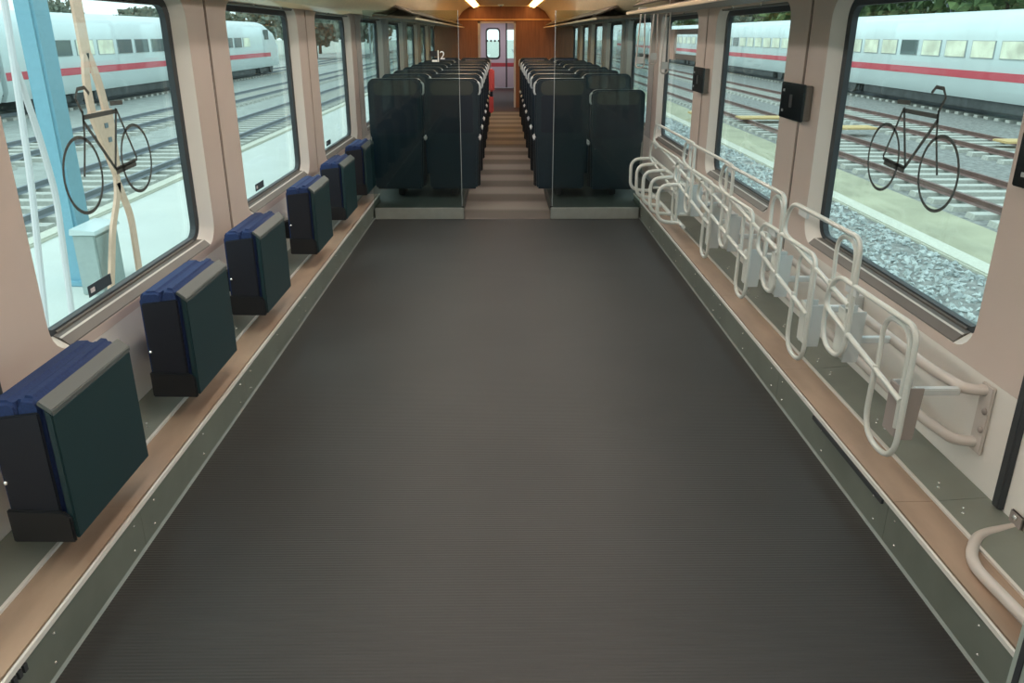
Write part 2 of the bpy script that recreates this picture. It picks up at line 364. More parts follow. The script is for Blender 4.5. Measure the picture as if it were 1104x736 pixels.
# luggage racks (lip, shelf, end)
def rack(s, a, b, label):
    r = empty('luggage_rack', (s * 1.1, a, 1.56), label, 'luggage rack')
    def L(mb): return shift(mb, (-s * 1.1, -a, -1.56))
    L(MB().extr([(s * 1.18, 1.572), (s * .83, 1.552), (s * .80, 1.558), (s * .80, 1.572), (s * 1.18, 1.594)], 'y', a, b)).build('shelf', M['rackshelf'], r)
    L(MB().extr([(s * .806, 1.549), (s * .796, 1.551), (s * .792, 1.566), (s * .802, 1.568)], 'y', a, b)).build('front_lip', M['racklip'], r, bevel=.002)
    L(MB().extr([(s * 1.0, 1.66), (s * .84, 1.60), (s * .83, 1.607), (s * .99, 1.68)], 'y', a, b)).build('upper_rail', M['rackshelf'], r)
    k = a + .5
    while k < b - .3:
        L(MB().extr([(s * 1.15, 1.575), (s * .82, 1.555), (s * .82, 1.60), (s * 1.0, 1.675)], 'y', k, k + .02)).build('support', M['rackshelf'], r); k += 1.9
rack(-1, 7.6, 17.3, 'long luggage rack with pale lip above the seats left of the aisle')
rack(1, 7.6, 17.3, 'long luggage rack with pale lip above the seats right of the aisle')
rack(1, 2.0, 5.75, 'luggage rack with glowing lip above the white bicycle racks')

# ceiling lamps in two rows
for s, side in ((-1, 'left'), (1, 'right')):
    for k in range(9):
        a = -1.8 + 2.2 * k; warm = a > 10
        t = empty('ceiling_lamp', (s * .55, a, 1.93), 'warm slanted ceiling lamp in the %s row, %s from the rear end' % (side, ORD[k]), 'ceiling lamp', 'ceiling lamps')
        y1 = 2.16 if a < 15 else 1.5
        hs = MB().extr([(s * -.06, .035), (s * .06, .005), (s * .065, .02), (s * -.055, .045)], 'y', 0, y1).build('housing', M['cream'], t)
        MB().extr([(s * -.055, .026), (s * .055, -.004), (s * .058, .006), (s * -.058, .036)], 'y', .02, y1 - .02).build('diffuser', M['lampw'] if warm else M['lampn'], hs)

# ------------------------------------------------------------------ far bulkhead, door and vestibule
w = empty('wall_far', kind='structure')
MB().box(-1.42, -.50, Y1, Y1 + .06, 0, 2.0).build('bulkhead_panel', M['wood'], w)
MB().box(.23, 1.42, Y1, Y1 + .06, 0, 2.0).build('bulkhead_panel', M['wood'], w)
MB().box(-.50, .23, Y1, Y1 + .06, 1.66, 2.0).build('bulkhead_header', M['wood'], w)
MB().box(-1.3, 1.3, Y1 - .02, Y1 - .001, 1.70, 1.72).build('picture_rail', M['ceil'], w)
MB().box(-.53, -.48, Y1 - .03, Y1 + .08, 0, 1.67).build('frame_post', M['greyframe'], w)
MB().box(.20, .24, Y1 - .03, Y1 + .08, 0, 1.67).build('frame_post', M['greyframe'], w)
MB().box(-.53, .24, Y1 - .03, Y1 + .08, 1.64, 1.67).build('frame_head', M['greyframe'], w)
MB().box(-1.42, -.72, Y1 + .1, 24.5, 0, 2.2).build('vestibule_wall', M['wood'], w)
MB().box(.40, 1.42, Y1 + .1, 24.5, 0, 2.2).build('vestibule_wall', M['wood'], w)
MB().box(-.72, .40, Y1 + .06, 24.5, 1.9, 2.0).build('vestibule_ceiling', M['ceil'], w)
d = empty('door_1', kind='structure')
dy = 23.8
g = rrect(-.50, -.09, .78, 1.60, .1, 5); e = rrect(-.70, .06, .02, 1.86, .01, 5)
def ringy(y, pts): return [(p[0], y, p[1]) for p in pts]
m = MB(); m.bridge(ringy(dy, e), ringy(dy, g)); m.bridge(ringy(dy, e), ringy(dy + .04, e)); m.bridge(ringy(dy, g), ringy(dy + .04, g)); m.build('door_leaf', M['doorleaf'], d)
gi = rrect(-.46, -.13, .82, 1.56, .08, 5)
m = MB(); m.bridge(ringy(dy - .01, g), ringy(dy - .01, gi)); m.bridge(ringy(dy - .01, gi), ringy(dy + .03, gi)); m.build('window_gasket', M['rubber'], d)
MB().box(-.5, -.09, dy + .015, dy + .022, .78, 1.6).build('pane', M['glass'], d)
MB().box(.06, .10, dy - .01, dy + .04, .02, 1.86).build('door_edge', M['rubber'], d)
MB().box(.10, .38, dy, dy + .04, .02, .80).build('side_panel', M['doorleaf'], d)
MB().box(.10, .38, dy, dy + .04, 1.55, 1.86).build('side_panel', M['greyframe'], d)
MB().box(.10, .38, dy + .015, dy + .022, .80, 1.55).build('side_pane', M['glass'], d)
MB().box(-.70, .38, dy - .004, dy - .001, .58, .68).build('red_band', M['redband'], d)
for k in range(4): MB().ball((-.46 + k * .11, dy - .012, 1.26), .03, .006, .03, 10, 6).build('glass_marker', M['rubber'], d)
ld = bpy.data.lights.new('vestibule_fill_light', 'AREA'); ld.energy = 22; ld.size = .6; ld.color = (1, .92, .95)  # unseen lamp, added to brighten the far door
lo = bpy.data.objects.new('vestibule_fill_light', ld); COL.objects.link(lo); lo.location = (-.2, 22.6, 1.88)
# smoke detector on the ceiling
t = empty('smoke_detector', (-.06, 16.2, 1.955), 'small round white smoke detector on the ceiling by the far bulkhead', 'smoke detector')
m = MB(); m.tube([(0, 0, .0), (0, 0, -.02), (0, 0, -.03)], [.06, .055, .03], 14); m.build('housing', M['white'], t, smooth=True)
MB().ball((0, 0, -.032), .02, .02, .008).build('sensor', M['rubber'], t, smooth=True)

# ------------------------------------------------------------------ glass screens at the end of the bicycle area
for s, side in ((-1, 'left'), (1, 'right')):
    t = empty('glass_screen', (s * .88, YP + .03, .088), 'tinted glass screen on the grey podium edge %s of the aisle' % side, 'glass screen')
    L = lambda mb: shift(mb, (-s * .88, -YP - .03, -.088))
    L(MB().box(*sorted((s * .375, s * 1.10)), YP + .027, YP + .035, .09, 1.60)).build('pane', M['screen'], t)
    L(MB().tube([(s * .37, YP + .03, 0.0), (s * .37, YP + .03, .1)], .012, 8)).build('foot_post', M['black'], t)
    L(MB().box(*sorted((s * .371, s * .375)), YP + .027, YP + .035, .09, 1.60)).build('edge_profile', M['mast'], t)
# class number sign on the left screen
t = empty('class_sign', (-.52, YP + .02, 1.28), 'small class sign with a white number 2 on the left glass screen', 'sign')
tx = bpy.data.curves.new('digit', 'FONT'); tx.body = '2'; tx.size = .085; tx.extrude = .0008; tx.align_x = 'CENTER'
to = bpy.data.objects.new('digit', tx); COL.objects.link(to); bpy.context.view_layer.update()
dg = bpy.context.evaluated_depsgraph_get(); me = bpy.data.meshes.new_from_object(to.evaluated_get(dg)); bpy.data.objects.remove(to)
me.materials.clear(); me.materials.append(M['white']); dgo = link('digit', me, t); dgo.rotation_euler = (math.pi / 2, 0, 0); dgo.location = (.02, 0, -.03)
MB().box(-.075, -.02, -.001, .002, -.01, .03).build('dark_field', M['black'], t)
MB().box(-.016, -.008, -.001, .002, -.05, .035).build('white_bar', M['white'], t)
MB().box(-.06, -.02, -.001, .002, -.05, -.035).build('white_bar', M['white'], t)

# ------------------------------------------------------------------ fold-down seats on the left
def fold_seat_parts(t, d):
    # local frame: y along the wall 0..d, x toward the aisle (wall at x=0)
    MB().extr([(.118, .36), (.118, .04), (.135, 0.0), (.20, 0.0), (.20, .375), (.185, .388), (.135, .386)], 'y', 0, d).build('back_cushion', M['navy'], t, bevel=.02, smooth=True, bseg=3)
    MB().extr([(.188, .37), (.188, .05), (.258, .03), (.258, .372), (.245, .394), (.205, .398)], 'y', .004, d - .004).build('seat_cushion', M['navy'], t, bevel=.018, smooth=True, bseg=3)
    MB().extr([(.264, .022), (.276, .004), (.283, .004), (.283, .352), (.276, .362), (.264, .366)], 'y', -.003, d + .003).build('shell', M['shell'], t, bevel=.004)
    MB().extr([(.250, .380), (.255, .389), (.2845, .364), (.2845, .350)], 'y', -.004, d + .004).build('top_bevel', M['shelltop'], t, bevel=.002)
    for yy in (-.014, d + .002): MB().extr([(.120, .0), (.277, -.002), (.277, .072), (.26, .088), (.12, .095)], 'y', yy, yy + .012).build('hinge_cover', M['black'], t, bevel=.004)
    MB().extr([(.128, .345), (.128, .05), (.15, .005), (.252, .005), (.252, .36)], 'y', -.006, .004).build('side_cover', M['navyd'], t, bevel=.004)
    MB().extr([(-.002, .03), (.13, .02), (.13, .16), (-.002, .12)], 'y', d * .62, d * .8).build('wall_bracket', M['black'], t, bevel=.003)
    MB().ball((.135, -.008, .17), .006).build('pivot', M['steel'], t)
proto = None
lab = ['nearest fold-down seat with teal shell, at the front left of the photo', 'second fold-down seat from the viewer, with bright blue cushion tops',
 'third fold-down seat, below the pillar after the first window', 'fourth fold-down seat, below the pillar after the second window', 'fifth fold-down seat, half hidden below the third left window', 'farthest fold-down seat, right before the left glass screen']
for k, y in enumerate((1.735, 2.605, 3.49, 4.58, 5.50, 6.42)):
    if proto is None:
        proto = empty('fold_down_seat', (-1.40, y, .226)); fold_seat_parts(proto, .42); t = proto
    else:
        t = copy_tree(proto); t.location = (-1.40, y, .226)
    tag(t, lab[k], 'seat', 'fold-down seats along the left wall')

# ------------------------------------------------------------------ bicycle racks on the right
rr = empty('rack_rail', (1.33, 2.05, .35), 'pair of beige wall tubes with end plate carrying the white bicycle racks', 'rail')
L = lambda mb: shift(mb, (-1.33, -2.05, -.35))
for z in (.445, .275):
    L(MB().tube(fillet([(1.396, 2.13, z + .005), (1.345, 2.16, z - .005), (1.325, 2.34, z - .01), (1.325, 6.42, z - .01), (1.396, 6.48, z - .01)], [0, .06, .1, .03, 0], 6), .017, 12)).build('tube', M['tubep'], rr, smooth=True)
L(MB().box(1.388, 1.398, 2.095, 2.155, .25, .47)).build('end_plate', M['tubep'], rr, bevel=.003)
for z in (.39, .33): L(MB().ball((1.386, 2.11, z), .008, .011, .011, 10, 6)).build('bolt', M['bracket'], rr, smooth=True)
for yy in (3.0, 4.1, 5.2, 6.2): L(MB().box(1.335, 1.398, yy, yy + .03, .25, .46)).build('wall_bracket', M['tubeb'], rr, bevel=.003)
RX = 1.12
racks = [(2.07, 2.28, 2.69, 0, 'nearest white tube bicycle rack beside the end plate, low mounted'), (2.50, 2.70, 3.20, 1, 'second white bicycle rack, raised, tallest loop in front of the window sill'),
 (2.84, 3.03, 3.52, 0, 'third white bicycle rack, low loop with a pale plate behind it'), (3.24, 3.42, 4.24, 1, 'fourth white bicycle rack, raised, with the long top bar ending at the pillar'),
 (3.63, 3.80, 4.70, 0, 'fifth white bicycle rack, low hoop hanging over the tan ledge'), (4.02, 4.17, 5.16, 1, 'sixth white bicycle rack, raised below the second right window'),
 (4.38, 4.54, 5.38, 0, 'seventh white bicycle rack, low loop behind the raised one'), (4.88, 5.03, 6.22, 1, 'eighth white bicycle rack, farthest raised loop'), (5.26, 5.40, 6.34, 0, 'ninth white bicycle rack, farthest low loop before the comb rack')]
for (a, b, f, hi, lb) in racks:
    dz = .15 if hi else 0.0
    t = empty('bicycle_rack', (RX, a, .235 + dz), lb, 'bicycle rack', 'white bicycle racks along the right wall')
    L = lambda mb: shift(mb, (-RX, -a, -.235 - dz))
    zt = .655 + dz; zb = .236 + dz
    # outer bent tube: diagonal arm, far loop, top bar, near leg, hoop bottom, rear leg
    diag0 = (RX + .004, a + .03, .43 + dz); far_lo = (RX, f + .03, .525 + dz); far_hi = (RX, f - .04, zt)
    path = [diag0, far_lo, far_hi, (RX, a - .0, zt + .01), (RX, a, zb), (RX, b, zb), (RX + .004, b, .47 + dz)]
    path = fillet(path, [0, .13, .12, .055, .10, .10, 0], 9)
    L(MB().tube(path, .0088, 10)).build('bent_tube', M['tube'], t, smooth=True)
    # inner hoop leg rising to the top bar
    ip = fillet([(RX + .012, b, .44 + dz), (RX + .012, b + .01, zt - .02), (RX + .012, a + .05, zt - .012), (RX + .012, a + .045, zb + .10)], [0, .07, .07, 0], 6)
    L(MB().tube(ip, .008, 8)).build('inner_tube', M['tube'], t, smooth=True)
    L(MB().extr([(RX + .02, .29 + dz * .5), (RX + .074, .29 + dz * .5), (RX + .082, .46 + dz * .6), (RX + .02, .46 + dz * .6)], 'y', a + .05, a + .056)).build('bracket_plate', M['bracket'] if a < 2.2 else M['tubeb'], t, bevel=.002)
    L(MB().extr([(RX + .02, .29 + dz * .5), (RX + .074, .29 + dz * .5), (RX + .082, .46 + dz * .6), (RX + .02, .46 + dz * .6)], 'y', a + .12, a + .126)).build('bracket_plate', M['tubeb'], t, bevel=.002)
    L(MB().box(RX + .014, RX + .02, a + .05, a + .126, .30 + dz * .5, .46 + dz * .6)).build('bracket_face', M['bracket'] if a < 2.2 else M['tube'], t, bevel=.002)
    L(MB().box(RX - .004, RX + .006, f - .22, f - .13, zt - .03, zt + .003)).build('grip_plate', M['tubeb'], t, bevel=.002)
    L(MB().box(RX + .07, RX + .205, a + .075, a + .10, .425, .447)).build('arm', M['tubeb'], t, bevel=.003)
    L(MB().tube([(RX + .002, a + .03, .425 + dz), (RX + .03, a + .08, .42 + dz * .6)], .008, 8)).build('arm', M['tube'], t)
# comb of five hoops at the far end
t = empty('comb_rack', (1.12, 5.2, .27), 'comb of five parallel white tube hoops at the far end of the racks', 'bicycle rack')
L = lambda mb: shift(mb, (-1.12, -5.2, -.27))
for k, y in enumerate((6.42, 6.12, 5.82, 5.52, 5.24)):
    L(MB().tube(fillet([(1.16, y, .512), (.985, y, .505), (.985, y - .02, .272), (1.14, y - .02, .258)], [0, .07, .07, 0], 6), .0125, 10)).build('hoop', M['tube'], t, smooth=True)
L(MB().tube([(1.14, 6.44, .258), (1.14, 5.1, .258)], .012, 8)).build('lower_bar', M['tube'], t, smooth=True)
L(MB().tube([(1.15, 6.44, .512), (1.15, 5.1, .512)], .012, 8)).build('upper_bar', M['tube'], t, smooth=True)
for y in (5.3, 6.3): L(MB().tube(fillet([(1.15, y, .30), (1.31, y, .30)], 0), .01, 8)).build('arm', M['tube'], t)
# added pale loops imitating soft reflections in the glass by the right screen
for k, (x, y, z, h, w_, lb) in enumerate(((1.02, 6.46, 1.19, .40, .07, 'pale reflection loop nearest to the aisle, beside the right glass screen'), (1.10, 6.36, 1.22, .37, .06, 'pale reflection loop in the middle of three, with grey block'), (1.16, 6.20, 1.16, .43, .06, 'pale reflection loop closest to the third right window'))):
    t = empty('reflection_loop', (x, y, z + h), lb, 'loop', 'pale reflection loops beside the right screen')
    MB().tube(fillet([(-.01, 0, .005), (-w_ / 2, 0, -h), (w_ / 2, 0.02, -h), (.02, .02, .005)], [0, .03, .03, 0], 6), .0055, 8).build('reflection_tube', M['tubep'], t, smooth=True)
    MB().box(-w_ / 2 + .003, w_ / 2 - .003, .002, .018, -h + .03, -h + .08).build('reflection_block', M['tubeb'], t, bevel=.004)
    MB().box(-.03, .03, -.01, .03, 0, .03).build('reflection_cap', M['tubep'], t, bevel=.003)
# two dark cross bars and pale plate in the top of the third right window
t = empty('window_guard', (1.44, 6.75, 1.35), 'two dark bars with a pinkish end plate across the top of third right window', 'guard')
for z in (.10, -.09): MB().box(-.02, .01, -.66, .64, z - .02, z + .02).build('bar', M['blind'], t, bevel=.002)
MB().box(-.035, -.012, .37, .6, -.12, .12).build('end_plate', M['wall'], t, bevel=.004)

# ------------------------------------------------------------------ wall button boxes and hand rail, door post
for y, lb in ((2.02, 'black wall box with grey side cut by the right edge of the photo'), (3.99, 'black wall box with slot on the pillar between the first two right windows'), (5.96, 'small black wall box on the pillar beside the third right window')):
    t = empty('wall_box', (1.40, y, 1.13), lb, 'wall box', 'black wall boxes')
    MB().box(-.035, 0, -.155, .15, -.08, .078).build('housing', M['panelside'], t, bevel=.004)
    MB().box(-.045, -.035, -.16, .155, -.085, .083).build('front_plate', M['panelblk'], t, bevel=.003)
    MB().box(-.048, -.045, -.02, .02, -.03, .03).build('slot', M['rubber'], t, bevel=.002)
    for z in (-.05, .045): MB().box(-.047, -.045, .10, .12, z - .006, z + .006).build('marking', M['mast'], t)
t = empty('hand_rail', (1.40, 1.88, .12), 'short beige bent grab tube on the lower right wall near the pale post', 'hand rail')
MB().tube(fillet([(-.012, 0, 0.02), (-.13, -.03, .02), (-.225, -.16, .03), (-.235, -.56, .06)], [0, .05, .07, 0], 7), .015, 12).build('tube', M['tubep'], t, smooth=True)
MB().box(-.012, -.002, -.03, .03, -.035, .07).build('mount_plate', M['bracket'], t, bevel=.006)
for z in (-.02, .055): MB().ball((-.014, 0, z), .006, .009, .009, 10, 6).build('bolt', M['steel'], t, smooth=True)
t = empty('door_post', (1.15, 1.2, 0), 'pale green upright panel post at the lower right corner of the photo', 'post')
MB().extr([(-.162, .0), (-.157, .07), (-.06, .075), (-.06, -.01)], 'z', 0, 1.05).build('post_body', M['post'], t, bevel=.006)
MB().box(-.163, -.150, .03, .045, 0, 1.05).build('edge_gap', M['rubber'], t)
t = empty('rubber_profile', (1.40, 1.985, 0), 'thick black rubber strip down the wall beside the rail end plate', 'rubber strip')
MB().extr([(-.016, -.03), (-.016, .0), (0, .01), (0, -.04)], 'z', .152, 1.6).build('strip_body', M['rubber'], t, bevel=.004)
t = empty('rubber_profile', (-1.40, 1.985, 0), 'thick black rubber strip down the wall behind the nearest fold-down seat', 'rubber strip')
MB().extr([(.006, -.02), (.006, .0), (0, .01), (0, -.03)], 'z', .152, 1.6).build('strip_body', M['rubber'], t, bevel=.002)

# ------------------------------------------------------------------ bicycle decals on the first windows
def ribbon(mb, pts, w, t=.0012, closed=False):
    # flat band in the y-z plane
    n = len(pts); L_, R_ = [], []
    for i, p in enumerate(pts):
        q0 = pts[i - 1] if (closed or i) else p; q1 = pts[(i + 1) % n] if (closed or i < n - 1) else p
        d = Vector((q1[0] - q0[0], q1[1] - q0[1])).normalized(); nrm = Vector((-d.y, d.x)) * w / 2
        L_.append((p[0] + nrm.x, p[1] + nrm.y)); R_.append((p[0] - nrm.x, p[1] - nrm.y))
    vs = [(x, a[0], a[1]) for x in (0, t) for a in L_ + R_]
    fs = []
    for i in range(n if closed else n - 1):
        j = (i + 1) % n
        fs += [(i, j, n + j, n + i), (2 * n + i, 3 * n + i, 3 * n + j, 2 * n + j), (i, 2 * n + i, 2 * n + j, j), (n + i, n + j, 3 * n + j, 3 * n + i)]
    mb.add(vs, fs)
for s, lb in ((-1, 'dark grey bicycle picture stuck on the nearest left window'), (1, 'dark grey bicycle picture stuck on the nearest right window')):
    x = s * 1.466
    t = empty('bicycle_decal', (x, 2.96, .98), lb, 'bicycle sticker', 'bicycle pictures on the windows')
    O = (2.96, .98)
    def P(y, z): return (y - O[0], z - O[1])
    for nm, cy, cz in (('front_wheel', 2.762, .980), ('rear_wheel', 3.185, .978)):
        m = MB(); ribbon(m, [P(cy + .128 * math.cos(a * math.pi / 18), cz + .126 * math.sin(a * math.pi / 18)) for a in range(36)], .0115, closed=True); m.build(nm, M['decal'], t)
    for nm, pts, w in (('fork', [P(2.765, .975), P(2.815, 1.10), P(2.832, 1.185)], .011), ('top_tube', [P(2.825, 1.165), P(3.075, 1.165)], .016), ('down_tube', [P(2.825, 1.155), P(2.995, .97)], .014),
        ('seat_tube', [P(2.995, .965), P(3.08, 1.175)], .014), ('seat_stay', [P(3.082, 1.17), P(3.185, .98)], .011), ('chain_stay', [P(2.995, .965), P(3.185, .975)], .012),
        ('handlebar', [P(2.832, 1.18), P(2.80, 1.23), P(2.825, 1.258), P(2.875, 1.26), P(2.90, 1.238)], .013), ('saddle', [P(3.04, 1.195), P(3.14, 1.192)], .016), ('chain_guard', [P(3.0, .955), P(3.17, .962)], .020)):
        m = MB(); ribbon(m, pts, w); m.build(nm, M['decal'], t)

# ------------------------------------------------------------------ train seats in rows behind the screens
def make_seat(t, inner):
    # local: origin at podium level, x across, +y away from the viewer; inner=+1 when the aisle is at +x
    m = MB(); m.extr([(-.205, .08), (.205, .08), (.222, .53), (-.222, .53)], 'y', .012, .10); m.build('back_lower', M['seatback'], t, bevel=.015, smooth=True)
    m = MB(); pts = rrect(-.229, .229, .50, 1.0, .055, 6); m.extr([(a, b) for a, b in pts], 'y', 0, .09); m.build('back_shell', M['seatback'], t, bevel=.015, smooth=True)
    m = MB(); m.extr(rrect(-.178, .178, .56, .87, .03, 4), 'y', -.004, .01); m.build('back_panel', M['seatpanel'], t, bevel=.003)
    m = MB(); m.extr(rrect(-.18, .18, .865, .985, .05, 4), 'y', -.005, .01); m.build('back_cap', M['headgrey'], t, bevel=.004)
    m = MB(); m.extr(rrect(-.19, .19, .34, .985, .07, 5), 'y', .085, .16); bc = m.build('back_cushion', M['seatblue'], t, bevel=.025, smooth=True)
    MB().box(-.17, .17, .15, .185, .83, .97).build('headrest', M['lightgrey'], bc, bevel=.02, smooth=True)
    MB().box(-.20, .20, .09, .50, .30, .40).build('seat_cushion', M['seatblue'], t, bevel=.03, smooth=True)
    MB().box(-.03, .03, .15, .35, 0, .31).build('pedestal', M['black'], t, bevel=.008)
    a = inner
    MB().box(*sorted((a * .205, a * .235)), .06, .38, .475, .51).build('armrest', M['lightgrey'], t, bevel=.010, smooth=True)
    MB().tube(fillet([(a * .20, .03, .86), (a * .236, .02, .88), (a * .236, .02, .96), (a * .19, .03, .985)], .02, 4), .010, 8).build('grab_handle', M['lightgrey'], t, smooth=True)
    MB().box(*sorted((a * .195, a * .232)), .05, .12, .10, .50).build('side_frame', M['black'], t, bevel=.008)
seat_protos = {}
xs = {('left', 'window'): -.936, ('left', 'aisle'): -.462, ('right', 'aisle'): .468, ('right', 'window'): .942}
NR = 8
for k in range(NR):
    for (side, pos), x in xs.items():
        inner = 1 if side == 'left' else -1
        back = k == NR - 1
        if back: inner = -inner
        if inner not in seat_protos:
            t = empty('train_seat', (x, 7.0 + .83 * k, .085)); make_seat(t, inner); seat_protos[inner] = t
        else:
            t = copy_tree(seat_protos[inner]); t.location = (x, 7.0 + .83 * k, .085)
        if back: t.rotation_euler.z = math.pi; t.location.y += .62
        if k == 0 and side == 'right' and pos == 'window': t.scale = (1, 1, .91)
        rowname = ORD[k] + ' row from the glass screen' if k < NR - 1 else 'farthest row, facing the viewer'
        tag(t, 'dark blue %s seat %s of the aisle in the %s' % (pos, side, rowname), 'seat', 'rows of train seats behind the screens')
# coral jacket over an aisle armrest, left
t = empty('jacket', (-.19, 11.2, .5), 'coral red jacket hanging into the aisle from a left aisle seat', 'jacket')
m = MB(); m.add([], [])
pts = [(-.02, -.10), (.03, -.12), (.05, -.04), (.045, .06), (.0, .12), (-.03, .1)]
MB().extr(pts, 'z', .22, .50).build('shoulder', M['coral'], t, bevel=.02, smooth=True)
MB().extr([(a * .8 - .005, b * .9 + .03) for a, b in pts], 'z', -.06, .16).build('lower_part', M['coral'], t, bevel=.02, smooth=True)
MB().extr([(a * .5, b * .5) for a, b in pts], 'z', .15, .23).build('belt', M['navyd'], t)

# ------------------------------------------------------------------ OUTSIDE
GZ = -1.25
tag(MB().box(-260, 260, -80, 420, GZ - .3, GZ - .02).build('ground', M['ground']), kind='structure')
tag(MB().box(-6.3, -1.7, -10, 120, GZ - .02, GZ + .03).build('walkway', M['paveL']), kind='structure')
tag(MB().box(-6.55, -6.3, -10, 120, GZ - .02, GZ + .08).build('trim_%d' % tn, M['kerb'], bevel=.02), kind='structure'); tn += 1
tag(MB().box(-26, -6.6, -20, 200, GZ - .02, GZ).build('trackbed', M['bedL']), kind='structure')
tag(MB().box(5.95, 7.1, -10, 160, GZ - .02, GZ + .01).build('verge', M['sand']), kind='structure')
tag(MB().box(5.65, 5.95, -10, 160, GZ - .02, GZ + .05).build('trim_%d' % tn, M['kerb'], bevel=.02), kind='structure'); tn += 1
tag(MB().box(1.7, 5.65, -10, 160, GZ - .02, GZ).build('gravel_bed', M['ballast']), kind='structure')
tag(MB().box(7.1, 26, -20, 200, GZ - .02, GZ + .005).build('trackbed', M['ballast']), kind='structure')
# loose grey gravel on the right
m = MB(); base = [(1, 0, 0), (-1, 0, 0), (0, 1, 0), (0, -1, 0), (0, 0, 1), (0, 0, -1)]
tri = [(0, 2, 4), (2, 1, 4), (1, 3, 4), (3, 0, 4), (2, 0, 5), (1, 2, 5), (3, 1, 5), (0, 3, 5)]
for _ in range(15000):
    y = 3.5 + 30 * random.random() ** 1.6; x = random.uniform(1.9, 5.63); r = random.uniform(.018, .045) * (1 + y / 40)
    q = Matrix.Rotation(random.random() * 6.28, 3, Vector((random.random(), random.random(), random.random())).normalized())
    sc = (random.uniform(.7, 1.3), random.uniform(.7, 1.3), random.uniform(.5, .9))
    m.add([Vector((x, y, GZ + r * .2)) + q @ Vector((b[0] * r * sc[0], b[1] * r * sc[1], b[2] * r * sc[2])) for b in base], tri)
g = m.build('gravel', M['stone']); tag(g, 'loose grey gravel beside the train under the right windows', 'gravel', kind='stuff')
# railway tracks
def track(cx, label, rm, y0=4, y1=130, gz=GZ, n=90):
    t = empty('railway_track', (cx, y0, gz), label, 'railway track', 'tracks between the trains')
    for sx_ in (-.70, .70):
        MB().extr([(sx_ - .06, .09), (sx_ + .06, .09), (sx_ + .02, .12), (sx_ + .035, .20), (sx_ - .035, .20), (sx_ - .02, .12)], 'y', 0, y1 - y0).build('rail', rm, t)
    me = MB().extr([(-1.15, 0), (1.15, 0), (1.12, .09), (-1.12, .09)], 'y', 0, .24).mesh('sleeper', M['sleeper'])
    for k in range(n): link('sleeper', me, t, (0, k * .62, 0))
    m = MB()
    for k in range(n, int((y1 - y0) / .62)): m.box(-1.12, 1.12, k * .62, k * .62 + .24, 0, .09)
    m.build('far_sleepers', M['sleeper'], t)['kind'] = 'stuff'
track(-7.75, 'nearest railway track on the left beyond the pale walkway', M['railg'])
track(-11.5, 'second railway track on the left, in front of the white train', M['railg'])
track(-17.4, 'railway track under the white train on the left', M['railg'], y1=150, n=30)
track(8.35, 'nearest rusty railway track on the right beyond the kerb', M['rust'])
track(12.1, 'second rusty railway track on the right with the yellow boards', M['rust'])
track(17.4, 'railway track under the white train on the right', M['railg'], y1=150, n=30)
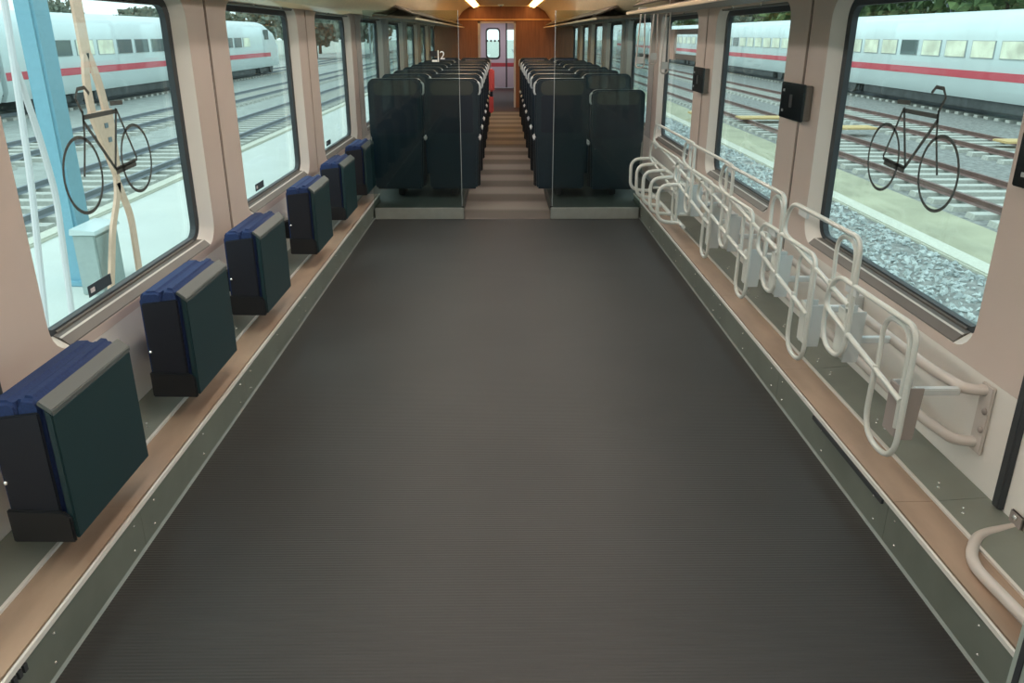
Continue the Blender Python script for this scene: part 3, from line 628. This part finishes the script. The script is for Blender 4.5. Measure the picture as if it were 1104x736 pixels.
# white high-speed trains
def ice(s, segs, label):
    x0 = 16.0
    t = empty('white_train', (s * 17.4, segs[0][0], GZ), label, 'train')
    def L(mb): return shift(mb, (-s * 17.4, -segs[0][0], -GZ))
    for (a, b, nose) in segs:
        prof_ = [(x0 + .15, -.64), (x0, -.3), (x0, 1.35), (x0 + .12, 1.75), (x0 + .45, 2.05), (x0 + .9, 2.2), (x0 + 1.9, 2.2), (x0 + 2.35, 2.05), (x0 + 2.68, 1.75), (x0 + 2.8, 1.35), (x0 + 2.8, -.3), (x0 + 2.65, -.64)]
        rings = []
        st = [(a + .15, 1, 1)] + [(b - .15, 1, 1)]
        if nose: st = [(a + .15, 1, 1), (b - 3.2, 1, 1), (b - 1.8, .97, .88), (b - .8, .9, .62), (b, .75, .28)]
        n = len(prof_); m = MB(); vs = []
        for (y, fx, fz) in st:
            for (px, pz) in prof_: vs.append((s * (17.4 + (px - 17.4) * fx), y, -.64 + (pz + .64) * fz))
        fs = []
        for i in range(len(st) - 1):
            for k in range(n): fs.append((i * n + k, i * n + (k + 1) % n, (i + 1) * n + (k + 1) % n, (i + 1) * n + k))
        fs += [tuple(range(n)), tuple(range((len(st) - 1) * n, len(st) * n))]
        m.add(vs, fs); L(m).build('car_body', M['trainw'], t, smooth=True)
        e = b - (3.4 if nose else .2)
        L(MB().box(*sorted((s * (x0 - .012), s * (x0 + .02))), a + .2, e, .02, .27)).build('red_stripe', M['trainred'], t)
        # window band: separate panes in a pale band
        y = a + 1.6; k = 0
        while y < e - 2.4:
            if not (nose and y > b - 9):
                lit = (s > 0 and k % 9 != 7) or (s < 0 and k % 6 in (2, 3))
                wf = L(MB().box(*sorted((s * (x0 - .025), s * (x0 + .03))), y - .04, y + 1.34, .68, 1.24)).build('window_frame', M['mast'], t)
                L(MB().box(*sorted((s * (x0 - .035), s * (x0 + .03))), y, y + 1.30, .70, 1.22)).build('window_pane', M['trainwinl'] if lit else M['trainwin'], wf)
            y += 1.72; k += 1
        if nose: L(MB().box(*sorted((s * (x0 - .02), s * (x0 + .03))), b - 4.6, b - 3.6, 1.1, 1.72)).build('cab_window', M['trainwin'], t)
        for yb in (a + 3.6, (b - 4.2)):
            L(MB().box(*sorted((s * (x0 + .25), s * (x0 + 2.55))), yb - 1.9, yb + 1.9, -1.0, -.62)).build('bogie', M['under'], t, bevel=.08)
            m = MB()
            for yw in (yb - 1.25, yb + 1.25):
                m.extr([(yw + .42 * math.cos(q * math.pi / 8), -.63 + .42 * math.sin(q * math.pi / 8)) for q in range(16)], 'x', *sorted((s * (x0 + .30), s * (x0 + .16))))
            L(m).build('wheelset', M['under'], t)
        L(MB().box(*sorted((s * (x0 + .2), s * (x0 + 2.6))), a + 6.2, b - 6.6, -1.0, -.60)).build('underframe', M['under'], t, bevel=.05)
        if not nose: L(MB().box(*sorted((s * (x0 + .2), s * (x0 + 2.6))), b - .16, b + .16, -.45, 1.95)).build('gangway', M['under'], t)
ice(1, [(-6, 19.0, False), (19.0, 44.0, False), (44.0, 69.0, False), (69, 94, False), (94, 119, False)], 'long white train with a red stripe seen through the right windows')
ice(-1, [(2, 27.0, False), (27.0, 62.0, True)], 'white train with red stripe and rounded nose seen through the left windows')
# yellow crossing boards right
for i, (x, y, w_, l_, lb) in enumerate(((9.75, 22.7, 1.3, .7, 'yellow board behind the far wheel of the right bicycle picture'), (12.55, 19.6, .8, .6, 'yellow board at the right edge of the nearest right window'), (8.35, 25.6, 1.9, .7, 'long yellow board across the nearest rusty track, in the second right window'), (10.3, 27.6, .8, .8, 'small yellow board between the rusty tracks, beside the black wall box'), (6.6, 27.0, .8, .8, 'farthest yellow board, seen in the third right window'))):
    t = empty('crossing_board', (x, y, GZ), lb, 'board', 'yellow crossing boards')
    n = 5
    for k in range(n): MB().box(-w_ / 2, w_ / 2, k * l_ / n, (k + .92) * l_ / n, .205, .26).build('plank', M['yellow'], t, bevel=.01)
# blue column with cabinet, white poles, peach hose on the left walkway
t = empty('column', (-4.85, 8.90, GZ + .03), 'light blue square column standing outside the nearest left window', 'column')
MB().box(-.10, .10, -.17, .17, 0, 6.2).build('shaft', M['bluecol'], t, bevel=.03)
MB().box(-.10, .17, -.25, .25, 0, .05).build('base_plate', M['bluecol'], t, bevel=.01)
t = empty('cabinet', (-4.48, 8.62, GZ + .03), 'grey cabinet at the foot of the light blue column', 'cabinet')
MB().box(-.13, .10, -.27, .27, 0, .66).build('body', M['cabinet'], t, bevel=.01)
MB().extr([(-.15, .66), (.13, .66), (.12, .70), (-.14, .73)], 'y', -.29, .29).build('lid', M['trainw'], t, bevel=.005)
MB().box(.10, .106, -.25, .25, .04, .63).build('door', M['cabinet'], t, bevel=.004)
for pts, lb in (([(-4.3, 7.52, 3.2), (-4.3, 7.48, 1.7), (-4.3, 7.30, .2), (-4.3, 7.02, GZ + .03)], 'pale pinkish pole leaning outside the left window, left of the blue column'),
                ([(-4.3, 7.43, 1.20), (-4.3, 7.58, .55), (-4.3, 7.66, .0), (-4.3, 7.50, GZ + .03)], 'thinner pale pole branching beside the leaning pole outside the left window')):
    t = empty('pole', pts[-1], lb, 'pole')
    MB().tube([Vector(p) - Vector(pts[-1]) for p in fillet(pts, .2, 4)], [.03] * len(fillet(pts, .2, 4)), 8).build('shaft', M['polew'], t, smooth=True)
    MB().tube([(0, 0, 0), (0, 0, .04)], .08, 10).build('foot', M['polew'], t)
t = empty('band', (-4.3, 8.5, GZ + .03), 'peach coloured forked band hanging outside behind the bicycle picture', 'band')
def pb(pts, w):
    path = fillet([Vector(p) - Vector((-4.3, 8.5, GZ + .03)) for p in pts], .15, 4)
    m = MB(); vs = []; fs = []
    for i, p in enumerate(path):
        vs += [(p.x - .015, p.y - w / 2, p.z), (p.x - .015, p.y + w / 2, p.z), (p.x + .015, p.y + w / 2, p.z), (p.x + .015, p.y - w / 2, p.z)]
    for i in range(len(path) - 1):
        for k in range(4): fs.append((4 * i + k, 4 * i + (k + 1) % 4, 4 * i + 4 + (k + 1) % 4, 4 * i + 4 + k))
    fs += [(0, 1, 2, 3), tuple(4 * len(path) - 4 + k for k in range(4))]; m.add(vs, fs); return m
pb([(-4.3, 8.72, 3.3), (-4.3, 8.72, 1.2)], .19).build('upper_band', M['peach'], t)
pb([(-4.29, 8.69, 1.25), (-4.29, 8.60, .95), (-4.29, 8.62, .62)], .12).build('left_fork', M['peach'], t)
pb([(-4.29, 8.75, 1.25), (-4.29, 8.88, .95), (-4.29, 8.93, .62)], .12).build('right_fork', M['peach'], t)
MB().extr([(.02, 1.9), (.52, 1.9), (.48, 1.3), (.36, 1.15)], 'x', 0.0, .04).build('triangle_plate', M['peach'], t, bevel=.004)
MB().box(.041, .05, .27, .34, 1.72, 1.77).build('slot', M['railg'], t); MB().box(.041, .05, .30, .37, 1.57, 1.62).build('slot', M['railg'], t)
pb([(-4.29, 8.92, .15), (-4.29, 8.88, -.2), (-4.29, 8.60, -.55), (-4.29, 8.30, GZ + .03)], .11).build('left_tail', M['peach'], t)
pb([(-4.29, 8.90, -.1), (-4.29, 9.08, -.5), (-4.29, 9.05, GZ + .03)], .11).build('right_tail', M['peach'], t)
# catenary masts
def mast(x, y, h, lb):
    t = empty('catenary_mast', (x, y, GZ), lb, 'mast', 'catenary masts')
    for a in (-.25, .25):
        for b in (-.25, .25): MB().box(a - .05, a + .05, b - .05, b + .05, 0, h).build('leg', M['mast'], t)
    m = MB(); k = 0
    while k * .8 < h - .9:
        z = k * .8; m.tube([(-.25, -.27, z), (.25, -.27, z + .8)], .025, 4); m.tube([(.27, -.25, z), (.27, .25, z + .8)], .025, 4); m.tube([(-.27, -.25, z), (-.27, .25, z + .8)], .025, 4); k += 1
    m.build('lattice', M['mast'], t)
    MB().tube([(0, 0, h - 1.2), (-4 if x > 0 else 4, 0, h - .9)], .06, 6).build('arm', M['mast'], t)
mast(26, 50, 9, 'pale lattice mast behind the white train on the right'); mast(24, 66, 9, 'second lattice mast farther along behind the right train')
mast(-25, 38, 9, 'lattice mast behind the white train on the left'); mast(-24, 62, 9, 'lattice mast behind the nose of the left train'); mast(-14.5, 95, 9, 'lattice mast far beyond the left tracks'); mast(-24, 100, 9, 'most distant lattice mast on the left')
# trees and bushes beyond the trains
def tree(x, y, r, h, lb, mt):
    t = empty('tree', (x, y, GZ), lb, 'tree', 'trees beyond the trains')
    MB().tube([(0, 0, 0), (.1, 0, h * .4), (0, .1, h * .75)], [.25, .18, .08], 6).build('trunk', M['bark'], t)
    m = MB()
    for k in range(900):
        a = random.random() * 6.283; u = random.uniform(-1, 1); q = math.sqrt(1 - u * u); rad = r * random.uniform(.55, 1.05)
        c = Vector((q * math.cos(a) * rad, q * math.sin(a) * rad, h * .62 + u * rad * h / (2.6 * r) )); z = r * random.uniform(.05, .13)
        d1 = Vector((random.uniform(-1, 1), random.uniform(-1, 1), random.uniform(-1, 1))).normalized() * z; d2 = d1.orthogonal().normalized() * z * .8
        m.add([c + d1, c + d2, c - d1, c - d2, c + d1.cross(d2).normalized() * z * .5], [(0, 1, 4), (1, 2, 4), (2, 3, 4), (3, 0, 4), (3, 2, 1, 0)])
    m.build('crown', mt, t)
tl = ['round green', 'taller green', 'low bushy', 'broad dark', 'sparse grey-green', 'dense', 'leaning', 'small', 'pale', 'wide']
for i in range(10):
    tree(27 + random.uniform(0, 6), 24 + i * 11.5, random.uniform(4, 5.5), random.uniform(7, 10), '%s tree behind the right train, %s from the near end' % (tl[i], ORD[i]), M['leaf'] if i % 3 != 1 else M['leafd'])
for i in range(10):
    tree(-52 + i * 5.0, 100 + (i % 3) * 13, random.uniform(3.2, 4.6), random.uniform(5.5, 7.0), '%s tree beyond the left train, %s from the near end' % (tl[i], ORD[i]), M['leafd'])
tag(MB().extr([(34, GZ), (60, GZ), (60, 9), (46, 7.5), (36, 3.5)], 'y', -10, 200).build('embankment', M['leafd']), kind='structure')
